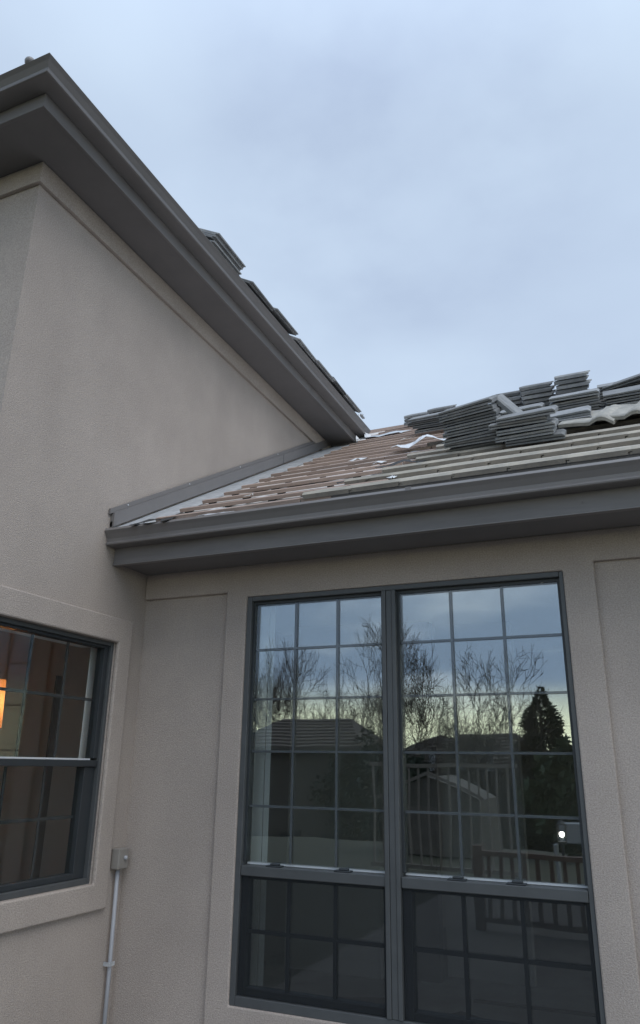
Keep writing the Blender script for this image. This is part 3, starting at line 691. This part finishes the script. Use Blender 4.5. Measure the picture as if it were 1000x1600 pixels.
# debris on the floor inside
for k, (x, y, a, l, wd) in enumerate(((-.95, 4.75, .3, .5, .16), (-1.1, 4.95, -.5, .45, .12), (-.5, 5.1, .1, .35, .1), (-.8, 5.4, .05, .9, .03), (-1.9, 5.0, .4, .4, .2))):
    bm = bmesh.new(); box(bm, -l/2, l/2, -wd/2, wd/2, 0, .012)
    o = obj('floor_scrap', bm, 'card'); o.location = (x, y, .202); o.rotation_euler = (0, 0, a)
    tag(o, ['brown flat scrap nearest the glass inside the right pane', 'brown scrap lying askew at the foot of the mullion inside', 'small brown scrap towards the right inside the lower pane', 'thin long strip lying across the indoor floor', 'wide scrap on the indoor floor behind the left lower pane'][k], 'scrap', 'scraps on the indoor floor')
# warm lamp in the left room
lp = empty('wall_lamp', (-4.2, 3.915, 1.98)); tag(lp, 'lit orange wall lamp glowing behind the small left window', 'lamp')
def lathe(bm, prof, seg=16, c=(0, 0, 0)):
    rings = [[bm.verts.new((c[0]+r*math.cos(t), c[1]+r*math.sin(t), c[2]+z)) for t in (2*math.pi*k/seg for k in range(seg))] for r, z in prof]
    for a, b in zip(rings[:-1], rings[1:]):
        for i in range(seg): bm.faces.new([a[i], a[(i+1) % seg], b[(i+1) % seg], b[i]])
bm = bmesh.new(); lathe(bm, [(.10, -.16), (.085, .16)]); obj('lamp_shade', bm, 'lamp', lp, smooth=True)
bm = bmesh.new(); tube(bm, [(0, 0, -1.7), (0, 0, .17)], .012, 8); lathe(bm, [(.001, -1.7), (.13, -1.695), (.13, -1.68), (.001, -1.67)]); obj('lamp_stand', bm, 'black', lp)
ll = bpy.data.lights.new('lamp_glow', 'POINT'); ll.energy = 2.6; ll.color = (1, .93, .84); ll.shadow_soft_size = .09; lo = bpy.data.objects.new('lamp_glow', ll); C.objects.link(lo); lo.parent = lp; lo.location = (0, 0, 0)

# ------------------------------------------------------------ what the panes reflect, out behind the camera
MY = 2*3.895
UNDER = CAM.z
def refl(px, py, V):
    d = (px-500)/1153.88*rt-(py-800)/1153.88*up+fwd; p = CAM+d*(V/d.y); return Vector((p.x, MY-p.y, p.z))
def bare_tree(loc, H, seed, label, width=2.2, thick=.10, levels=6):
    """fork by fork, then scaled so that the tallest twig stands at H and the crown is about width across"""
    r = random.Random(seed); root = empty('bare_tree', loc); tag(root, label, 'tree', 'bare winter trees behind the garden')
    br = []
    def grow(p, d, L, rad, lev):
        n = 3; pts = [p]; rr = [rad]
        for i in range(n):
            d = (d+Vector((r.gauss(0, .16), r.gauss(0, .16), r.gauss(.02, .06)))).normalized(); p = p+d*L/n; pts.append(p); rr.append(rad*(1-.3*(i+1)/n))
        br.append((lev, pts, rr))
        if lev >= levels: return
        for k in range(3):
            i = (3, 2, r.choice((1, 2, 3)))[k]
            az = r.uniform(0, 6.28); an = r.uniform(.15, .4) if k == 0 else r.uniform(.45, 1.0)
            u = d.orthogonal().normalized(); v = d.cross(u)
            nd_ = (d*math.cos(an)+(u*math.cos(az)+v*math.sin(az))*math.sin(an)+Vector((0, 0, .07))).normalized()
            grow(pts[i], nd_, L*r.uniform(.68, .84), rr[i]*.60, lev+1)
    grow(Vector((0, 0, 0)), Vector((0, 0, 1)), 1.0, thick, 0)
    zs_ = sorted(p.z for _, ps, _ in br for p in ps); mz = zs_[int(len(zs_)*.985)]; xs_ = sorted(p.x for _, ps, _ in br for p in ps); wd = xs_[int(len(xs_)*.97)]-xs_[int(len(xs_)*.03)]
    sz, sx = H/mz, width/wd
    tb = bmesh.new(); cb = bmesh.new()
    for lev, ps, rr in br:
        tube(tb if lev == 0 else cb, [Vector((p.x*sx, p.y*sx, p.z*sz)) for p in ps], [max(q, .0062) for q in rr], 6 if lev < 2 else 3, cap=False)
    obj('trunk', tb, 'bark', root, smooth=True); obj('branches', cb, 'twig', root)
def plant_tree(px, top_py, V, seed, label, **k):
    t = refl(px, top_py, V); z0 = gh(t.x, t.y)-.1; bare_tree((t.x, t.y, z0), (t.z-z0)*k.pop('s', 1.0), seed, label, **k)
for a in ((480, 1018, 27, 1, 'broad bare tree mirrored left of centre in the left pane', 3.0), (562, 978, 26, 2, 'tallest bare tree mirrored beside the mullion', 2.4), (645, 1032, 27, 3, 'bare tree mirrored at the left edge of the right pane', 2.6),
          (742, 1036, 25, 4, 'wide bare tree mirrored in the middle of the right pane', 2.5), (412, 1045, 33, 5, 'pale bare tree mirrored at the left edge of the window', 3.6), (522, 1060, 35, 6, 'thin bare tree mirrored low behind the tallest one', 3.4),
          (592, 1070, 36, 7, 'low bare tree mirrored right by the mullion foot', 3.6), (447, 1072, 38, 8, 'distant bare tree mirrored over the dark left roof', 3.6), (705, 1085, 38, 9, 'distant bare tree mirrored behind the gable', 3.4)):
    plant_tree(*a[:5], width=a[5]*1.55, levels=7 if a[3] <= 4 else 6)
def conifer(loc, H, Rr, seed, label):
    r = random.Random(seed); root = empty('conifer_tree', loc); tag(root, label, 'tree')
    bm = bmesh.new(); tube(bm, [(0, 0, 0), (0, 0, H*.5), (0, 0, H*.95)], [.16, .1, .02], 8); obj('trunk', bm, 'bark', root)
    bm = bmesh.new()
    for i in range(17000):
        h = 1-r.random()**.75*.95; rad = Rr*min(1, ((1-h)*H/1.9)**.7)*(.86+.2*math.sin(h*31+r.random()*1.3)); a = r.uniform(0, 6.283); q = r.random()**.45
        c = Vector((math.cos(a)*rad*q, math.sin(a)*rad*q, H*h)); s = r.uniform(.05, .13)*(.55+.6*min(1, (1-h)*3))
        d = Vector((math.cos(a), math.sin(a), r.uniform(-.2, .7))).normalized(); sd_ = d.orthogonal().normalized(); sd_ = Matrix.Rotation(r.uniform(0, 6), 3, d) @ sd_
        bm.faces.new([bm.verts.new(c-sd_*s*.45), bm.verts.new(c+d*s*1.5), bm.verts.new(c+sd_*s*.45)])
    tag(obj('crown', bm, 'needle', root))
t = refl(842, 1074, 25); z0 = gh(t.x, t.y); conifer((t.x, t.y, z0), t.z-z0, .92, 5, 'dark dense conifer mirrored in the right pane')
def shrub(loc, rx, rz_, n, seed, label, m='leaf', name='shrub'):
    r = random.Random(seed); root = empty(name, loc); tag(root, label, 'shrub')
    bm = bmesh.new()
    for k in range(7): tube(bm, [(0, 0, 0), (r.uniform(-.5, .5)*rx, r.uniform(-.5, .5)*rx, rz_*1.2)], [.04, .01], 5)
    obj('stem', bm, 'bark', root); bm = bmesh.new()
    for i in range(n):
        d = Vector((r.gauss(0, 1), r.gauss(0, 1), r.gauss(0, 1))).normalized(); q = r.random()**.4*(.82+.22*math.sin(d.x*7+seed)*math.cos(d.z*6))
        c = Vector((d.x*rx*q, d.y*rx*.7*q, rz_+d.z*rz_*q)); s = r.uniform(.06, .14); u = Vector((r.gauss(0, 1), r.gauss(0, 1), r.gauss(0, 1))).normalized(); v = u.orthogonal().normalized()
        bm.faces.new([bm.verts.new(c-u*s), bm.verts.new(c+v*s*.5), bm.verts.new(c+u*s), bm.verts.new(c-v*s*.5)])
    obj('foliage', bm, m, root)
t = refl(885, 1150, 16); z0 = gh(t.x, t.y); shrub((t.x, t.y, z0), 1.0, (t.z-z0)/2, 3500, 2, 'dark green leafy shrub mirrored beside the conifer')
for k, (px, py, V, rx) in enumerate(((570, 1135, 24, 2.0), (620, 1150, 22, 1.6), (390, 1130, 26, 1.8), (700, 1165, 36, 2.2))):
    t = refl(px, py, V); z0 = gh(t.x, t.y); shrub((t.x, t.y, z0), rx, (t.z-z0)/2, 5000, 20+k, ['dense dark hedge mass mirrored under the tallest tree', 'dark hedge mass mirrored left of the mullion', 'dark hedge mass mirrored at the left edge', 'low dark hedge mirrored behind the neighbour gable'][k], m='needle', name='hedge')
# neighbour houses
def nhouse(name_label, x0, x1, y0, y1, ze, zr, zb, hip=1.2, posts=False, seed=0):
    root = empty('neighbour_house', (x0, y0, zb)); tag(root, name_label, 'house'); o_ = (-x0, -y0, -zb)
    def P(name, bm, m, par=root, **k):
        bmesh.ops.translate(bm, verts=bm.verts, vec=o_); return obj(name, bm, m, par, **k)
    bm = bmesh.new(); box(bm, x0, x1, y0, y1, zb, ze); P('wall', bm, 'siding')
    bm = bmesh.new(); ym = (y0+y1)/2; e = .4
    a = [(x0-e, y0-e, ze), (x1+e, y0-e, ze), (x1+e, y1+e, ze), (x0-e, y1+e, ze), (x0+hip, ym, zr), (x1-hip, ym, zr)]
    V = [bm.verts.new(p) for p in a]
    for f in ((0, 1, 5, 4), (1, 2, 5), (2, 3, 4, 5), (3, 0, 4), (3, 2, 1, 0)): bm.faces.new([V[i] for i in f])
    rf = P('roof', bm, 'shingle')
    # courses as thin steps on the slope facing the garden (+y)
    n = 9
    for i in range(n):
        t0 = i/n; y_ = (y1+e)*(1-t0)+ym*t0; z_ = ze*(1-t0)+zr*t0; xa = (x0-e)*(1-t0)+(x0+hip)*t0; xb = (x1+e)*(1-t0)+(x1-hip)*t0
        bm = bmesh.new(); box(bm, xa+.05, xb-.05, y_-.06, y_+.02, z_, z_+.05); P('shingle_course', bm, 'shingle', rf)
    bm = bmesh.new(); box(bm, x0-e, x1+e, y1+e, y1+e+.03, ze-.15, ze+.02); P('fascia', bm, 'siding')
    for k in range(3):
        xx = x0+(x1-x0)*(k+.5)/3; bm = bmesh.new(); box(bm, xx-.4, xx+.4, y1, y1+.05, zb+1.2, zb+2.2); wn = P('window', bm, 'siding')
        bm = bmesh.new(); box(bm, xx-.34, xx+.34, y1+.05, y1+.06, zb+1.26, zb+2.14); P('pane', bm, 'black', wn)
    if posts:
        for xx in posts: bm = bmesh.new(); box(bm, xx-.12, xx+.12, y1+e+.031, y1+e+.10, ze-.25, ze+.35); P('white_bracket', bm, 'white')
a = refl(392, 1112, 24); b = refl(527, 1118, 24)
nhouse('dark neighbour house mirrored in the left pane', a.x-.6, b.x+.6, a.y-4, a.y, 2.2, 3.25, -2.6, hip=.9)
a = refl(648, 1185, 28); b = refl(800, 1185, 28); p3 = [refl(q, 1185, 28).x for q in (679, 727, 771)]
nhouse('neighbour house with rowed shingle roof and white brackets, mirrored right', a.x-.3, b.x+1.2, a.y-5, a.y, 1.75, 2.95, -2.8, hip=1.5, posts=p3)
a = refl(625, 1160, 36); b = refl(712, 1160, 36)
nhouse('far neighbour gable mirrored between the bare trees', a.x, b.x, a.y-5, a.y, 2.3, 3.2, -2.8, hip=.1+(b.x-a.x)/2)
a = refl(668, 1213, 15); b = refl(748, 1250, 15); zb = gh(a.x, a.y)
sh = empty('garden_shed', (a.x, a.y, zb)); tag(sh, 'small garden shed with pale bargeboards, mirrored in the right pane', 'shed')
bm = bmesh.new(); hw = b.x-a.x
prism(bm, [(-hw, 0, 0), (hw, 0, 0), (hw, 0, b.z-zb), (0, 0, a.z-zb), (-hw, 0, b.z-zb)], (0, -2, 0)); obj('wall', bm, 'siding', sh)
bm = bmesh.new(); dzz = a.z-b.z
prism(bm, [(-hw-.1, .0, b.z-zb-.02), (0, .0, a.z-zb+.03), (hw+.1, .0, b.z-zb-.02), (hw+.1, 0, b.z-zb+.04), (0, 0, a.z-zb+.10), (-hw-.1, 0, b.z-zb+.04)], (0, .06, 0)); obj('bargeboard', bm, 'fence', sh)
bm = bmesh.new(); box(bm, -.4, .4, .001, .03, 0, (b.z-zb)*.85); obj('door', bm, 'shingle', sh)
# picket railing
a = refl(632, 1192, 12); b = refl(704, 1192, 12); zb = gh(a.x, a.y)
fe = empty('picket_fence', (a.x, a.y, zb)); tag(fe, 'open picket fence mirrored low in the right pane', 'fence')
L = b.x-a.x+1.0; ht = a.z-zb
bm = bmesh.new(); box(bm, -.6, L, -.03, .03, ht-.06, ht); box(bm, -.6, L, -.03, .03, .12, .18); obj('rail', bm, 'fence', fe)
bm = bmesh.new(); box(bm, -.014, .014, -.012, .012, .18, ht-.06); pm = None; x = -.55; p0 = obj('picket', bm, 'fence', fe); p0.location.x = x
while x < L-.15:
    x += .155; c = p0.copy(); C.objects.link(c); c.parent = fe; c.location.x = x
# low stained railing nearer the house
a = refl(752, 1330, 8.6); b = refl(925, 1335, 8.6)
fe = empty('deck_railing', (a.x, a.y, 0)); tag(fe, 'low reddish stained railing mirrored at the foot of the right pane', 'railing')
L = b.x-a.x; ht = a.z
bm = bmesh.new(); box(bm, 0, L, -.05, .05, ht-.05, ht); box(bm, 0, L, -.03, .03, .08, .13); box(bm, -.1, 0, -.05, .05, 0, ht+.05); box(bm, L, L+.1, -.05, .05, 0, ht+.05); obj('rail', bm, 'redwood', fe)
bm = bmesh.new(); box(bm, -.02, .02, -.02, .02, .13, ht-.05); p0 = obj('baluster', bm, 'redwood', fe); x = .06; p0.location.x = x
while x < L-.15:
    x += .13; c = p0.copy(); C.objects.link(c); c.parent = fe; c.location.x = x
# post lantern and pale storage chest
a = refl(877, 1300, 11.5); ln = empty('garden_lantern', (a.x, a.y, 0)); tag(ln, 'lit black lantern on a low post, mirrored in the right pane', 'lantern')
bm = bmesh.new(); tube(bm, [(0, 0, 0), (0, 0, a.z-.12)], .02, 8); box(bm, -.055, .055, -.055, .055, a.z-.12, a.z-.105); box(bm, -.06, .06, -.06, .06, a.z+.09, a.z+.10)
for sx in (-1, 1):
    for sy in (-1, 1): box(bm, sx*.05-.005, sx*.05+.005, sy*.05-.005, sy*.05+.005, a.z-.105, a.z+.09)
lathe(bm, [(.06, a.z+.10), (.012, a.z+.15), (.001, a.z+.19)], 8); obj('lantern_frame', bm, 'black', ln)
bm = bmesh.new(); bmesh.ops.create_uvsphere(bm, u_segments=12, v_segments=8, radius=.032); bmesh.ops.translate(bm, verts=bm.verts, vec=(0, 0, a.z-.02)); obj('bulb', bm, 'bulb', ln, smooth=True)
a = refl(886, 1300, 12.3); bm = bmesh.new(); box(bm, -.10, .28, -.15, .15, a.z-.13, a.z+.12)
box(bm, -.19, -.15, -.12, .12, 0, a.z-.151); box(bm, .21, .25, -.12, .12, 0, a.z-.151); o = obj('storage_chest', bm, 'chest', bevel=.01); o.location = (a.x, a.y, 0); tag(o, 'pale storage chest mirrored behind the lit lantern', 'chest')

# small scuffs on the recessed stucco at the right
for px, py in ((953, 1340), (956, 1347), (962, 1445), (971, 1402)):
    d = (px-500)/1153.88*rt-(py-800)/1153.88*up+fwd; p = CAM+d*((YR-.0015)/d.y)
    bm = bmesh.new(); bmesh.ops.create_uvsphere(bm, u_segments=8, v_segments=5, radius=.011); bmesh.ops.scale(bm, verts=bm.verts, vec=(.6, .18, 1)); bmesh.ops.translate(bm, verts=bm.verts, vec=p)
    sub('scuff', bm, 'soffit', house, smooth=True)
